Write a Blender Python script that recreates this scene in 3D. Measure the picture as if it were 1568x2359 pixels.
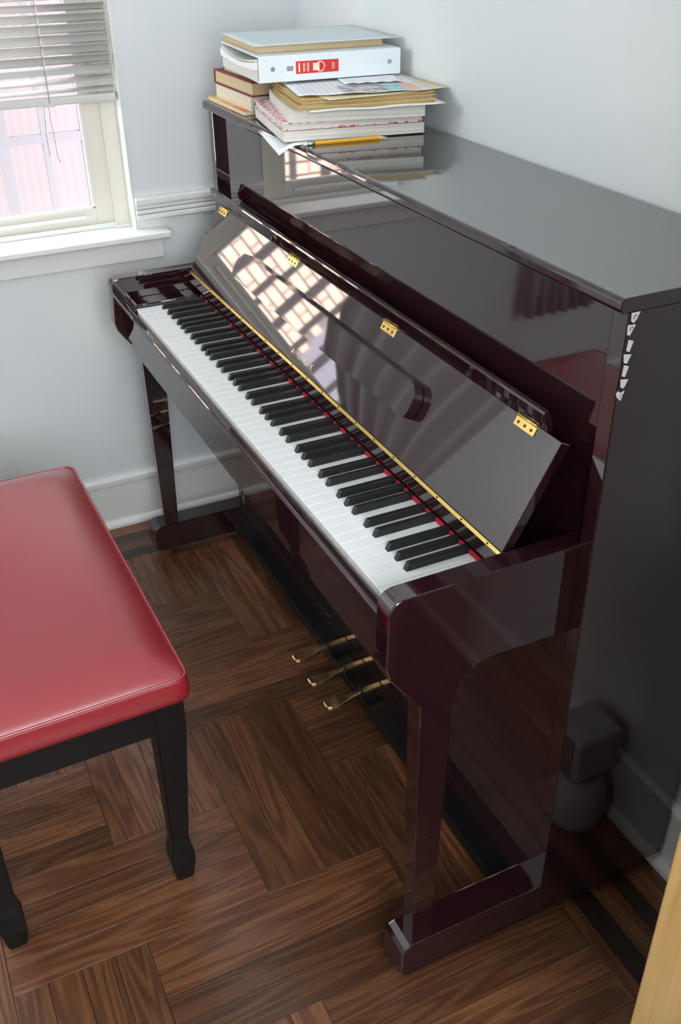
import bpy, bmesh, math, random
from mathutils import Vector, Matrix
random.seed(7)
for o in list(bpy.data.objects): bpy.data.objects.remove(o)
S = bpy.context.scene
C = S.collection
PI = math.pi
# ------------------------------------------------------------------ camera
F_PX = 2242.135; yaw, pit, rol = [math.radians(a) for a in (25.30346, 32.34659, -0.84115)]
cam_loc = Vector((-0.50209, -0.92112, 1.53051))
fwd = Vector((math.sin(yaw)*math.cos(pit), math.cos(yaw)*math.cos(pit), -math.sin(pit)))
rt = Vector((math.cos(yaw), -math.sin(yaw), 0)); up = rt.cross(fwd)
r2 = rt*math.cos(rol)+up*math.sin(rol); u2 = up*math.cos(rol)-rt*math.sin(rol)
cd = bpy.data.cameras.new('camera'); cam = bpy.data.objects.new('camera', cd); C.objects.link(cam)
cd.sensor_fit = 'VERTICAL'; cd.sensor_height = 24; cd.lens = 24*F_PX/2359; cd.clip_start = .02
cam.matrix_world = Matrix(((r2.x,u2.x,-fwd.x,cam_loc.x),(r2.y,u2.y,-fwd.y,cam_loc.y),(r2.z,u2.z,-fwd.z,cam_loc.z),(0,0,0,1)))
S.camera = cam
# ------------------------------------------------------------------ sky, exposure
S.view_settings.view_transform = 'Standard'; S.view_settings.look = 'None'
S.view_settings.gamma = 1; S.view_settings.use_curve_mapping = False
S.view_settings.exposure = 0.0
SKY = 15.5
w = bpy.data.worlds.new('overcast_sky'); S.world = w; w.use_nodes = True
w.node_tree.nodes['Background'].inputs[0].default_value = (0.93, 0.97, 1.0, 1)
w.node_tree.nodes['Background'].inputs[1].default_value = SKY
S.cycles.max_bounces = 8; S.cycles.diffuse_bounces = 5; S.cycles.glossy_bounces = 4
S.cycles.sample_clamp_indirect = 8
S.cycles.caustics_reflective = False; S.cycles.caustics_refractive = False
# room extents
XL, XR, YN, YF, ZC = -2.1, 0.54, -1.7, 1.5013, 2.5
W1 = (-0.72, 0.0907, 0.817, 2.05)      # far window opening x0,x1,z0,z1
W2 = (0.70, 1.38, 1.30, 2.30)          # high window added in the left wall for light, y0,y1,z0,z1
W3 = (-1.05, 0.20, 1.05, 2.35)         # window added behind the viewer for light, x0,x1,z0,z1
def portal(name, loc, rot, sx, sy):
    l = bpy.data.lights.new(name, 'AREA'); l.shape = 'RECTANGLE'; l.size = sx; l.size_y = sy
    l.cycles.is_portal = True
    o = bpy.data.objects.new(name, l); C.objects.link(o); o.location = loc; o.rotation_euler = rot
portal('window_portal', ((W1[0]+W1[1])/2, YF+.16, (W1[2]+W1[3])/2), (-PI/2, 0, 0), W1[1]-W1[0], W1[3]-W1[2])
portal('added_side_window_portal', (XL-.1, (W2[0]+W2[1])/2, (W2[2]+W2[3])/2), (0, -PI/2, 0), W2[3]-W2[2], W2[1]-W2[0])
portal('added_back_window_portal', ((W3[0]+W3[1])/2, YN-.08, (W3[2]+W3[3])/2), (PI/2, 0, 0), W3[1]-W3[0], W3[3]-W3[2])

# ------------------------------------------------------------------ materials
def mat(name, col, rough=.5, metal=0, ior=1.5, coat=0, coat_rough=.03, spec=.5):
    m = bpy.data.materials.new(name); m.use_nodes = True
    p = m.node_tree.nodes['Principled BSDF']
    p.inputs['Base Color'].default_value = (*col, 1); p.inputs['Roughness'].default_value = rough
    p.inputs['Metallic'].default_value = metal; p.inputs['IOR'].default_value = ior
    p.inputs['Coat Weight'].default_value = coat; p.inputs['Coat Roughness'].default_value = coat_rough
    p.inputs['Specular IOR Level'].default_value = spec
    return m
def nd(m, t, **kw):
    n = m.node_tree.nodes.new(t)
    for k, v in kw.items():
        if k in n.inputs.keys(): n.inputs[k].default_value = v
        else: setattr(n, k, v)
    return n
def lk(m, a, b): m.node_tree.links.new(a, b)
def P(m): return m.node_tree.nodes['Principled BSDF']
def ramp(m, stops):
    r = m.node_tree.nodes.new('ShaderNodeValToRGB'); e = r.color_ramp.elements
    while len(e) > 1: e.remove(e[-1])
    e[0].position = stops[0][0]; e[0].color = (*stops[0][1], 1)
    for p, c in stops[1:]:
        q = e.new(p); q.color = (*c, 1)
    return r
def bump(m, h, strength=.2, dist=.001):
    b = nd(m, 'ShaderNodeBump'); b.inputs['Strength'].default_value = strength; b.inputs['Distance'].default_value = dist
    lk(m, h, b.inputs['Height']); lk(m, b.outputs[0], P(m).inputs['Normal'])
M = {}
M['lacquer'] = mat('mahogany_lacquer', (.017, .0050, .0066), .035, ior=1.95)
M['lid'] = mat('painted_sheen_lid_lacquer', (.085, .083, .081), .05, ior=2.35)  # grey base paints in part of the wall's reflected sheen
M['white_key'] = mat('white_key_plastic', (.74, .76, .76), .22)
M['key_front'] = mat('key_front_plastic', (.66, .64, .60), .3)
M['black_key'] = mat('black_key_plastic', (.010, .010, .011), .32)
M['felt'] = mat('red_felt', (.42, .012, .035), .95)
M['brass'] = mat('brass', (.80, .56, .17), .28, metal=1)
M['brass_dark'] = mat('worn_brass', (.74, .53, .26), .27, metal=1)
M['screw'] = mat('dark_screw', (.06, .045, .02), .5, metal=.6)
M['grey_plastic'] = mat('pale_grey_plastic', (.34, .35, .35), .5)
M['rubber'] = mat('black_rubber', (.01, .01, .01), .7)
M['gold'] = mat('gold_leaf', (.85, .68, .35), .35, metal=.8)
M['sticker'] = mat('white_sticker', (.72, .72, .72), .6)
M['ink'] = mat('black_ink', (.008, .008, .008), .7)
M['leather'] = mat('red_vinyl', (.27, .009, .017), .36, ior=1.7, coat=1.0, coat_rough=.30)
M['bench_wood'] = mat('black_bench_wood', (.005, .004, .004), .38, ior=1.35)
M['paper'] = mat('white_paper', (.80, .82, .84), .8)
M['pale_sheet'] = mat('pale_blue_sheet', (.60, .68, .70), .5)
M['manila'] = mat('manila_card', (.62, .46, .20), .75)
M['manila_pale'] = mat('pale_manila_card', (.70, .62, .40), .75)
M['tan_env'] = mat('tan_envelope', (.55, .42, .25), .8)
M['redcover'] = mat('red_book_cloth', (.20, .035, .025), .6)
M['whitecover'] = mat('white_soft_cover', (.72, .73, .73), .45)
M['darkcover'] = mat('grey_soft_cover', (.12, .12, .12), .5)
M['binder'] = mat('white_binder_vinyl', (.74, .80, .84), .35)
M['label_red'] = mat('red_label', (.62, .03, .03), .45)
M['cream'] = mat('cream_print', (.80, .70, .55), .6)
M['steel'] = mat('steel_rivet', (.5, .52, .53), .3, metal=1)
M['pencil'] = mat('yellow_pencil_paint', (.80, .40, .02), .35)
M['pencil_wood'] = mat('pencil_wood', (.70, .52, .32), .8)
M['ferrule'] = mat('ferrule', (.6, .62, .6), .3, metal=1)
M['eraser'] = mat('eraser', (.75, .70, .68), .8)
M['trim'] = mat('white_trim_paint', (.74, .75, .72), .38)
M['sash'] = mat('cream_sash_paint', (.70, .67, .60), .4)
M['slat'] = mat('blind_slat', (.62, .62, .60), .35)
M['cord'] = mat('blind_cord', (.45, .38, .36), .8)
M['cord_white'] = mat('white_ladder_tape', (.82, .80, .76), .8)
M['ceil'] = mat('ceiling_paint', (.80, .80, .79), .8)
M['grille'] = mat('grey_painted_bars', (.098, .087, .096), .6)
M['ground'] = mat('concrete_ground', (.35, .33, .31), .9)
M['curtain'] = mat('grey_curtain', (.50, .49, .50), .9)
M['groundwork'] = mat('subfloor', (.03, .015, .008), .8)

def wall_mat():
    m = mat('grey_wall_paint', (.66, .69, .70), .62)
    n = nd(m, 'ShaderNodeTexNoise'); n.inputs['Scale'].default_value = 2.2; n.inputs['Detail'].default_value = 3
    tc = nd(m, 'ShaderNodeTexCoord'); lk(m, tc.outputs['Object'], n.inputs['Vector'])
    r = ramp(m, [(.35, (.63, .67, .69)), (.65, (.69, .71, .705))]); lk(m, n.outputs[0], r.inputs[0]); lk(m, r.outputs[0], P(m).inputs['Base Color'])
    n2 = nd(m, 'ShaderNodeTexNoise'); n2.inputs['Scale'].default_value = 160; lk(m, tc.outputs['Object'], n2.inputs['Vector'])
    bump(m, n2.outputs[0], .12, .0006); return m
M['wall'] = wall_mat()

def wood_mat(name, dark, mid, light, rough=.30, grain=1.0, scale=1.0):
    m = mat(name, mid, rough, ior=1.62)
    tc = nd(m, 'ShaderNodeTexCoord'); oi = nd(m, 'ShaderNodeObjectInfo')
    off = nd(m, 'ShaderNodeVectorMath', operation='SCALE'); cmb = nd(m, 'ShaderNodeCombineXYZ')
    for i, k in enumerate((37.0, 19.0, 11.0)):
        mm = nd(m, 'ShaderNodeMath', operation='MULTIPLY'); mm.inputs[1].default_value = k
        lk(m, oi.outputs['Random'], mm.inputs[0]); lk(m, mm.outputs[0], cmb.inputs[i])
    add = nd(m, 'ShaderNodeVectorMath', operation='ADD'); lk(m, tc.outputs['Object'], add.inputs[0]); lk(m, cmb.outputs[0], add.inputs[1])
    # cathedral figure: stretched noise through a sine
    mp = nd(m, 'ShaderNodeMapping'); mp.inputs['Scale'].default_value = (1.5*scale, 17*scale, 17*scale); lk(m, add.outputs[0], mp.inputs[0])
    n1 = nd(m, 'ShaderNodeTexNoise'); n1.inputs['Scale'].default_value = 1.0; n1.inputs['Detail'].default_value = 2.0; n1.inputs['Distortion'].default_value = .15
    lk(m, mp.outputs[0], n1.inputs['Vector'])
    sc = nd(m, 'ShaderNodeMath', operation='MULTIPLY'); sc.inputs[1].default_value = 58*grain; lk(m, n1.outputs[0], sc.inputs[0])
    sn = nd(m, 'ShaderNodeMath', operation='SINE'); lk(m, sc.outputs[0], sn.inputs[0])
    ma = nd(m, 'ShaderNodeMath', operation='MULTIPLY_ADD'); ma.inputs[1].default_value = .5; ma.inputs[2].default_value = .5; lk(m, sn.outputs[0], ma.inputs[0])
    # fine pores
    mp2 = nd(m, 'ShaderNodeMapping'); mp2.inputs['Scale'].default_value = (9*scale, 380*scale, 380*scale); lk(m, add.outputs[0], mp2.inputs[0])
    n2 = nd(m, 'ShaderNodeTexNoise'); n2.inputs['Scale'].default_value = 1.0; n2.inputs['Detail'].default_value = 3.0; lk(m, mp2.outputs[0], n2.inputs['Vector'])
    mx = nd(m, 'ShaderNodeMath', operation='MULTIPLY_ADD'); mx.inputs[1].default_value = .34; lk(m, ma.outputs[0], mx.inputs[0])
    s2 = nd(m, 'ShaderNodeMath', operation='MULTIPLY'); s2.inputs[1].default_value = .75; lk(m, n2.outputs[0], s2.inputs[0]); lk(m, s2.outputs[0], mx.inputs[2])
    r = ramp(m, [(.12, dark), (.45, mid), (.85, light)]); lk(m, mx.outputs[0], r.inputs[0])
    hs = nd(m, 'ShaderNodeHueSaturation'); lk(m, r.outputs[0], hs.inputs['Color'])
    mr = nd(m, 'ShaderNodeMapRange'); mr.inputs['To Min'].default_value = .68; mr.inputs['To Max'].default_value = 1.35
    lk(m, oi.outputs['Random'], mr.inputs[0]); lk(m, mr.outputs[0], hs.inputs['Value'])
    lk(m, hs.outputs[0], P(m).inputs['Base Color'])
    rr = nd(m, 'ShaderNodeMapRange'); rr.inputs['To Min'].default_value = rough+.10; rr.inputs['To Max'].default_value = rough-.04
    lk(m, mx.outputs[0], rr.inputs[0]); lk(m, rr.outputs[0], P(m).inputs['Roughness'])
    bump(m, mx.outputs[0], .35, .0004); return m
M['oak'] = wood_mat('stained_oak_plank', (.026, .008, .003), (.092, .034, .014), (.160, .068, .029), .27)
M['oak_dark'] = wood_mat('dark_border_strip', (.010, .004, .003), (.020, .008, .005), (.030, .012, .007), .32)
M['pine'] = wood_mat('pale_pine', (.27, .135, .036), (.41, .245, .085), (.48, .31, .125), .45, grain=.45, scale=.6)

def pages_mat(name, c1, c2, n=900):
    m = mat(name, c1, .85); tc = nd(m, 'ShaderNodeTexCoord'); mp = nd(m, 'ShaderNodeMapping'); mp.inputs['Scale'].default_value = (3, 3, n)
    lk(m, tc.outputs['Object'], mp.inputs[0]); t = nd(m, 'ShaderNodeTexNoise'); t.inputs['Scale'].default_value = 1; t.inputs['Detail'].default_value = 2
    lk(m, mp.outputs[0], t.inputs['Vector']); r = ramp(m, [(.3, c2), (.6, c1)]); lk(m, t.outputs[0], r.inputs[0]); lk(m, r.outputs[0], P(m).inputs['Base Color'])
    bump(m, t.outputs[0], .3, .0004); return m
M['pages'] = pages_mat('white_page_edges', (.72, .70, .64), (.50, .49, .44))
M['pages_tan'] = pages_mat('aged_page_edges', (.62, .50, .30), (.44, .33, .17))
M['pages_cream'] = pages_mat('cream_page_edges', (.70, .62, .48), (.55, .47, .34))
def pink_mat():
    m = mat('pink_patterned_cover', (.7, .3, .35), .6); tc = nd(m, 'ShaderNodeTexCoord')
    v = nd(m, 'ShaderNodeTexVoronoi'); v.inputs['Scale'].default_value = 130; lk(m, tc.outputs['Object'], v.inputs['Vector'])
    r = ramp(m, [(.34, (.60, .08, .14)), (.52, (.80, .68, .68))]); r.color_ramp.interpolation = 'EASE'
    lk(m, v.outputs['Distance'], r.inputs[0]); lk(m, r.outputs[0], P(m).inputs['Base Color']); return m
M['pink'] = pink_mat()
def magazine_mat():
    m = mat('orange_yellow_cover', (.8, .5, .1), .4); tc = nd(m, 'ShaderNodeTexCoord')
    n = nd(m, 'ShaderNodeTexNoise'); n.inputs['Scale'].default_value = 9; lk(m, tc.outputs['Object'], n.inputs['Vector'])
    r = ramp(m, [(.38, (.72, .10, .03)), (.47, (.78, .30, .06)), (.55, (.78, .55, .10)), (.66, (.75, .70, .42))]); lk(m, n.outputs[0], r.inputs[0]); lk(m, r.outputs[0], P(m).inputs['Base Color']); return m
M['magazine'] = magazine_mat()
def print_mat():
    # printed sheet: faint text lines, a photo strip, teal and peach blocks, laid out in the sheet's own coordinates
    m = mat('printed_sheet', (.8, .82, .85), .6); tc = nd(m, 'ShaderNodeTexCoord'); sx = nd(m, 'ShaderNodeSeparateXYZ'); lk(m, tc.outputs['Object'], sx.inputs[0])
    wv = nd(m, 'ShaderNodeTexWave'); wv.inputs['Scale'].default_value = 26; wv.inputs['Distortion'].default_value = 1.5; wv.bands_direction = 'X'; lk(m, tc.outputs['Object'], wv.inputs['Vector'])
    base = ramp(m, [(.3, (.70, .73, .77)), (.6, (.82, .84, .87))]); lk(m, wv.outputs[0], base.inputs[0])
    nz = nd(m, 'ShaderNodeTexNoise'); nz.inputs['Scale'].default_value = 45; nz.inputs['Detail'].default_value = 4; lk(m, tc.outputs['Object'], nz.inputs['Vector'])
    ph = ramp(m, [(.35, (.22, .22, .24)), (.5, (.50, .46, .46)), (.65, (.66, .66, .68))]); lk(m, nz.outputs[0], ph.inputs[0])
    tl = ramp(m, [(.42, (.25, .52, .53)), (.62, (.45, .66, .66))]); lk(m, nz.outputs[0], tl.inputs[0])
    def band(out, a, b):
        g = nd(m, 'ShaderNodeMath', operation='GREATER_THAN'); g.inputs[1].default_value = a; lk(m, out, g.inputs[0])
        l = nd(m, 'ShaderNodeMath', operation='LESS_THAN'); l.inputs[1].default_value = b; lk(m, out, l.inputs[0])
        q = nd(m, 'ShaderNodeMath', operation='MULTIPLY'); lk(m, g.outputs[0], q.inputs[0]); lk(m, l.outputs[0], q.inputs[1]); return q.outputs[0]
    row = band(sx.outputs['Y'], .002, .085)
    cur = base.outputs[0]
    for (a, b, src) in [(.088, .172, ph.outputs[0]), (.172, .207, tl.outputs[0]), (.207, .236, None)]:
        k = nd(m, 'ShaderNodeMath', operation='MULTIPLY'); lk(m, row, k.inputs[0]); lk(m, band(sx.outputs['X'], a, b), k.inputs[1])
        mxx = nd(m, 'ShaderNodeMixRGB'); lk(m, k.outputs[0], mxx.inputs[0]); lk(m, cur, mxx.inputs[1])
        if src: lk(m, src, mxx.inputs[2])
        else: mxx.inputs[2].default_value = (.75, .48, .38, 1)
        cur = mxx.outputs[0]
    lk(m, cur, P(m).inputs['Base Color']); return m
M['print'] = print_mat()
def siding_mat():
    m = mat('pink_siding', (.2,.15,.17), .7); tc = nd(m, 'ShaderNodeTexCoord'); wv = nd(m, 'ShaderNodeTexWave'); wv.inputs['Scale'].default_value = 9; wv.inputs['Distortion'].default_value = .3
    lk(m, tc.outputs['Object'], wv.inputs['Vector']); r = ramp(m, [(.0, (.122, .093, .102)), (.5, (.131, .102, .107))]); lk(m, wv.outputs[0], r.inputs[0]); lk(m, r.outputs[0], P(m).inputs['Base Color']); return m
M['siding'] = siding_mat()
M['brick'] = mat('pale_pink_brick', (.84, .64, .52), .85)
M['stucco'] = mat('pale_stucco', (.34, .31, .36), .85)
M['mortar'] = mat('brick_mortar', (.30, .24, .22), .9)
def glass_mat():
    m = bpy.data.materials.new('window_glass'); m.use_nodes = True; nt = m.node_tree; nt.nodes.clear()
    out = nt.nodes.new('ShaderNodeOutputMaterial'); g = nt.nodes.new('ShaderNodeBsdfGlossy'); g.inputs['Roughness'].default_value = .0
    t = nt.nodes.new('ShaderNodeBsdfTransparent'); f = nt.nodes.new('ShaderNodeFresnel'); f.inputs[0].default_value = 1.25; mx = nt.nodes.new('ShaderNodeMixShader')
    ge = nt.nodes.new('ShaderNodeNewGeometry'); mu = nt.nodes.new('ShaderNodeMath'); mu.operation = 'MULTIPLY'; iv = nt.nodes.new('ShaderNodeMath'); iv.operation = 'SUBTRACT'; iv.inputs[0].default_value = 1
    nt.links.new(ge.outputs['Backfacing'], iv.inputs[1]); nt.links.new(iv.outputs[0], mu.inputs[0]); nt.links.new(f.outputs[0], mu.inputs[1]); nt.links.new(mu.outputs[0], mx.inputs[0]); nt.links.new(t.outputs[0], mx.inputs[1]); nt.links.new(g.outputs[0], mx.inputs[2]); nt.links.new(mx.outputs[0], out.inputs[0]); return m
M['glass'] = glass_mat()

# ------------------------------------------------------------------ helpers
def link(name, me, parent=None):
    o = bpy.data.objects.new(name, me); C.objects.link(o)
    if parent is not None: o.parent = parent
    return o
def obj(name, bm, mats, parent=None, smooth=False):
    me = bpy.data.meshes.new(name); bmesh.ops.recalc_face_normals(bm, faces=bm.faces); bm.to_mesh(me); bm.free()
    for k in (mats if isinstance(mats, (list, tuple)) else [mats]): me.materials.append(M[k])
    if smooth:
        for p in me.polygons: p.use_smooth = True
    return link(name, me, parent)
def empty(name, loc=(0, 0, 0), rz=0, parent=None):
    o = bpy.data.objects.new(name, None); C.objects.link(o); o.location = loc; o.rotation_euler = (0, 0, rz); o.empty_display_size = .05
    if parent is not None: o.parent = parent
    return o
def tag(o, label=None, cat=None, group=None, kind=None):
    if label: o['label'] = label
    if cat: o['category'] = cat
    if group: o['group'] = group
    if kind: o['kind'] = kind
    return o
def bx(bm, x0, x1, y0, y1, z0, z1, mi=0, bev=0, seg=2):
    b2 = bmesh.new(); bmesh.ops.create_cube(b2, size=1)
    for v in b2.verts: v.co = Vector((x0+(v.co.x+.5)*(x1-x0), y0+(v.co.y+.5)*(y1-y0), z0+(v.co.z+.5)*(z1-z0)))
    if bev: bmesh.ops.bevel(b2, geom=b2.edges[:], offset=bev, segments=seg, affect='EDGES', profile=.5)
    for f in b2.faces: f.material_index = mi
    merge(bm, b2)
def merge(bm, b2):
    me = bpy.data.meshes.new('tmp'); b2.to_mesh(me); b2.free(); bm.from_mesh(me); bpy.data.meshes.remove(me)
def box(name, d, m, parent=None, bev=0, seg=2):
    bm = bmesh.new(); bx(bm, *d, bev=bev, seg=seg); return obj(name, bm, m, parent)
def pr(bm, pts, axis, a0, a1, mi=0, bev=0, seg=2, shift=None, keep=None):
    """prism: polygon pts in the two other axes, extruded along axis; shift(pt) may move the far end"""
    b2 = bmesh.new()
    def co(p, a): return Vector({'x': (a, p[0], p[1]), 'y': (p[0], a, p[1]), 'z': (p[0], p[1], a)}[axis])
    lo = [b2.verts.new(co(p, a0)) for p in pts]; hi = [b2.verts.new(co(p, a1)) for p in (shift or pts)]
    b2.faces.new(lo); b2.faces.new(hi[::-1]); n = len(pts)
    for i in range(n): b2.faces.new((lo[i], hi[i], hi[(i+1) % n], lo[(i+1) % n]))
    bmesh.ops.recalc_face_normals(b2, faces=b2.faces)
    if bev:
        es = [e for e in b2.edges if e.calc_face_angle(0) > .7 and (keep is None or keep(e))]
        bmesh.ops.bevel(b2, geom=es, offset=bev, segments=seg, affect='EDGES', profile=.5)
    for f in b2.faces: f.material_index = mi
    merge(bm, b2)
def prism(name, pts, axis, a0, a1, m, parent=None, bev=0, seg=2, shift=None, keep=None):
    bm = bmesh.new(); pr(bm, pts, axis, a0, a1, bev=bev, seg=seg, shift=shift, keep=keep); return obj(name, bm, m, parent)
def arc(cx, cz, r, a0, a1, n=6):
    return [(cx+r*math.cos(math.radians(a0+(a1-a0)*i/n)), cz+r*math.sin(math.radians(a0+(a1-a0)*i/n))) for i in range(n+1)]
def tube(bm, pts, r, n=8, mi=0, closed=False, cap=True):
    pts = [Vector(p) for p in pts]; L = len(pts); rings = []
    for i, p in enumerate(pts):
        a = pts[(i-1) % L] if (closed or i > 0) else p; b = pts[(i+1) % L] if (closed or i < L-1) else p
        t = (b-a).normalized(); ref = Vector((0, 0, 1)) if abs(t.z) < .9 else Vector((1, 0, 0))
        s = t.cross(ref).normalized(); q = s.cross(t); rr = r[i] if isinstance(r, (list, tuple)) else r
        rings.append([bm.verts.new(p+s*rr*math.cos(2*PI*k/n)+q*rr*math.sin(2*PI*k/n)) for k in range(n)])
    for i in range(L if closed else L-1):
        A, B = rings[i], rings[(i+1) % L]
        for k in range(n):
            f = bm.faces.new((A[k], A[(k+1) % n], B[(k+1) % n], B[k])); f.material_index = mi; f.smooth = True
    if cap and not closed:
        for R in (rings[0][::-1], rings[-1]):
            f = bm.faces.new(R); f.material_index = mi
def tubeobj(name, pts, r, m, parent=None, n=8, closed=False):
    bm = bmesh.new(); tube(bm, pts, r, n, closed=closed); return obj(name, bm, m, parent)
def struct(o, label=None, cat=None): return tag(o, label, cat, kind='structure')

# ------------------------------------------------------------------ the room
T = .16
bm = bmesh.new()
bx(bm, XL-.12, W1[0], YF, YF+T, 0, ZC); bx(bm, W1[1], XR+.1, YF, YF+T, 0, ZC)
bx(bm, W1[0], W1[1], YF, YF+T, 0, W1[2]); bx(bm, W1[0], W1[1], YF, YF+T, W1[3], ZC)
struct(obj('wall_far', bm, 'wall'), 'pale grey painted wall with the window', 'wall')
struct(box('wall_right', (XR, XR+.1, YN-.1, YF, 0, ZC), 'wall'), 'pale grey painted wall behind the piano', 'wall')
bm = bmesh.new()
bx(bm, XL-.12, XL, YN-.1, W2[0], 0, ZC); bx(bm, XL-.12, XL, W2[1], YF, 0, ZC); bx(bm, XL-.12, XL, W2[0], W2[1], 0, W2[2]); bx(bm, XL-.12, XL, W2[0], W2[1], W2[3], ZC)
struct(obj('wall_left', bm, 'wall'), 'pale grey painted wall out of frame on the left', 'wall')
bm = bmesh.new()
bx(bm, XL, W3[0], YN-.1, YN, 0, ZC); bx(bm, W3[1], XR, YN-.1, YN, 0, ZC); bx(bm, W3[0], W3[1], YN-.1, YN, 0, W3[2]); bx(bm, W3[0], W3[1], YN-.1, YN, W3[3], ZC)
struct(obj('wall_near', bm, 'wall'), 'pale grey painted wall behind the viewer', 'wall')
struct(box('ceiling', (XL-.12, XR+.1, YN-.1, YF+T, ZC, ZC+.08), 'ceil'), 'plain white ceiling above the frame', 'ceiling')
floor = struct(box('floor', (XL-.12, XR+.1, YN-.1, YF+T, -.06, -.0085), 'groundwork'), 'dark stained oak parquet in a block herringbone with dark border strips', 'floor')

# parquet: blocks of four planks laid as a herringbone, each plank its own piece
A_ = .2275; PW = A_/4; GAP = .0009; FX1, FY1 = .337, 1.311; FX0, FY0 = XL, YN
def plank_mesh(lx, wy):
    bm = bmesh.new(); c = .00015
    b = [(-lx/2+GAP/2, -wy/2+GAP/2), (lx/2-GAP/2, -wy/2+GAP/2), (lx/2-GAP/2, wy/2-GAP/2), (-lx/2+GAP/2, wy/2-GAP/2)]
    lo = [bm.verts.new((x, y, -.0085)) for x, y in b]; md = [bm.verts.new((x, y, -c)) for x, y in b]
    tp = [bm.verts.new((x-math.copysign(c, x), y-math.copysign(c, y), 0)) for x, y in b]
    bm.faces.new(lo[::-1]); bm.faces.new(tp)
    for i in range(4):
        j = (i+1) % 4; bm.faces.new((lo[i], lo[j], md[j], md[i])); bm.faces.new((md[i], md[j], tp[j], tp[i]))
    me = bpy.data.meshes.new('plank'); bm.to_mesh(me); bm.free(); me.materials.append(M['oak']); me.materials.append(M['groundwork'])
    for p_ in me.polygons: p_.material_index = 0 if p_.normal.z > .5 else 1
    return me
rects = []
for k in range(-16, 17):
    for m_ in range(-8, 9):
        ox = -.147+k*A_; oy = .158-k*A_+4*A_*m_
        for i in range(4):
            rects.append((ox+i*PW, ox+(i+1)*PW, oy, oy+2*A_, 'v'))
            rects.append((ox-2*A_, ox, oy+i*PW, oy+(i+1)*PW, 'h'))
clip = []
for x0, x1, y0, y1, d in rects:
    a0, a1, b0, b1 = max(x0, FX0), min(x1, FX1), max(y0, FY0), min(y1, FY1)
    if a1-a0 > .004 and b1-b0 > .004: clip.append((a0, a1, b0, b1, d))
clip.sort(key=lambda q: (q[0]+q[1]+.4)**2/4+((q[2]+q[3])/2-.2)**2)
mesh_cache = {}; rest = bmesh.new()
for idx, (x0, x1, y0, y1, d) in enumerate(clip):
    lx, wy = (x1-x0, y1-y0) if d == 'h' else (y1-y0, x1-x0)
    key = (round(lx, 4), round(wy, 4))
    if key not in mesh_cache: mesh_cache[key] = plank_mesh(lx, wy)
    if idx < 285:
        o = link('plank', mesh_cache[key], floor); o.location = ((x0+x1)/2, (y0+y1)/2, 0)
        o.rotation_euler = (0, 0, (0 if d == 'h' else PI/2)+(PI if random.random() < .5 else 0))
    else:
        t = bmesh.new(); t.from_mesh(mesh_cache[key]); t.transform(Matrix.Translation(((x0+x1)/2, (y0+y1)/2, 0)) @ Matrix.Rotation(0 if d == 'h' else PI/2, 4, 'Z')); merge(rest, t)
tag(obj('planks', rest, ['oak', 'groundwork'], floor), kind='stuff')
for a, b, mname in [(0, .072, 'oak'), (.072, .104, 'oak_dark'), (.104, .150, 'oak'), (.150, .1903, 'oak_dark')]:
    o = box('border_strip', (-1.32, 1.32, -(b-a)/2+.0004, (b-a)/2-.0004, -.0085, 0), mname, floor); o.location = ((XL+XR)/2, YF-(a+b)/2, 0)
    L = (FY1-YN)/2
    o = box('border_strip', (-L, L, -(b-a)/2+.0004, (b-a)/2-.0004, -.0085, 0), mname, floor)
    o.location = (XR-.013-(a+b)/2, (FY1+YN)/2, 0); o.rotation_euler = (0, 0, PI/2)

# baseboards: flat board, cap moulding, shoe moulding
def baseboard(name, axis, wallpos, a0, a1, sgn, label):
    r = empty(name); tag(r, label, 'baseboard', kind='structure')
    def q(pts): return [(wallpos+sgn*p, z) for p, z in pts]
    prism('board', q([(0, 0), (.012, 0), (.012, .136), (0, .136)]), axis, a0, a1, 'trim', r)
    prism('cap_moulding', q([(0, .136), (.016, .136)]+arc(.008, .146, .008, -10, 90, 5)+[(0, .154)]), axis, a0, a1, 'trim', r)
    prism('shoe_moulding', q([(.012, 0), (.027, 0)]+arc(.012, .004, .015, 0, 90, 6)), axis, a0, a1, 'trim', r)
baseboard('baseboard_far', 'x', YF, XL, XR, -1, 'white painted baseboard under the window')
baseboard('baseboard_right', 'y', XR, YN, YF-.03, -1, 'white painted baseboard behind the piano')
# ridged chair rail on the far wall
r = empty('trim_1'); tag(r, 'white ridged rail running from the window to the corner', 'trim', kind='structure')
y = YF
def yq(pts): return [(y-p, z) for p, z in pts]
X0, X1 = .0925, XR
prism('rail_cap', yq([(0, .890), (.016, .890), (.019, .894), (.019, .904), (.014, .909), (0, .909)]), 'x', X0, X1, 'trim', r)
for i, (z0, z1, p) in enumerate([(.879, .8895, .012), (.868, .878, .015), (.854, .867, .018)]):
    prism('rail_bead', yq([(0, z0), (p-.003, z0), (p, z0+.003), (p, z1-.003), (p-.003, z1), (0, z1)]), 'x', X0, X1, 'trim', r)

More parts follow.
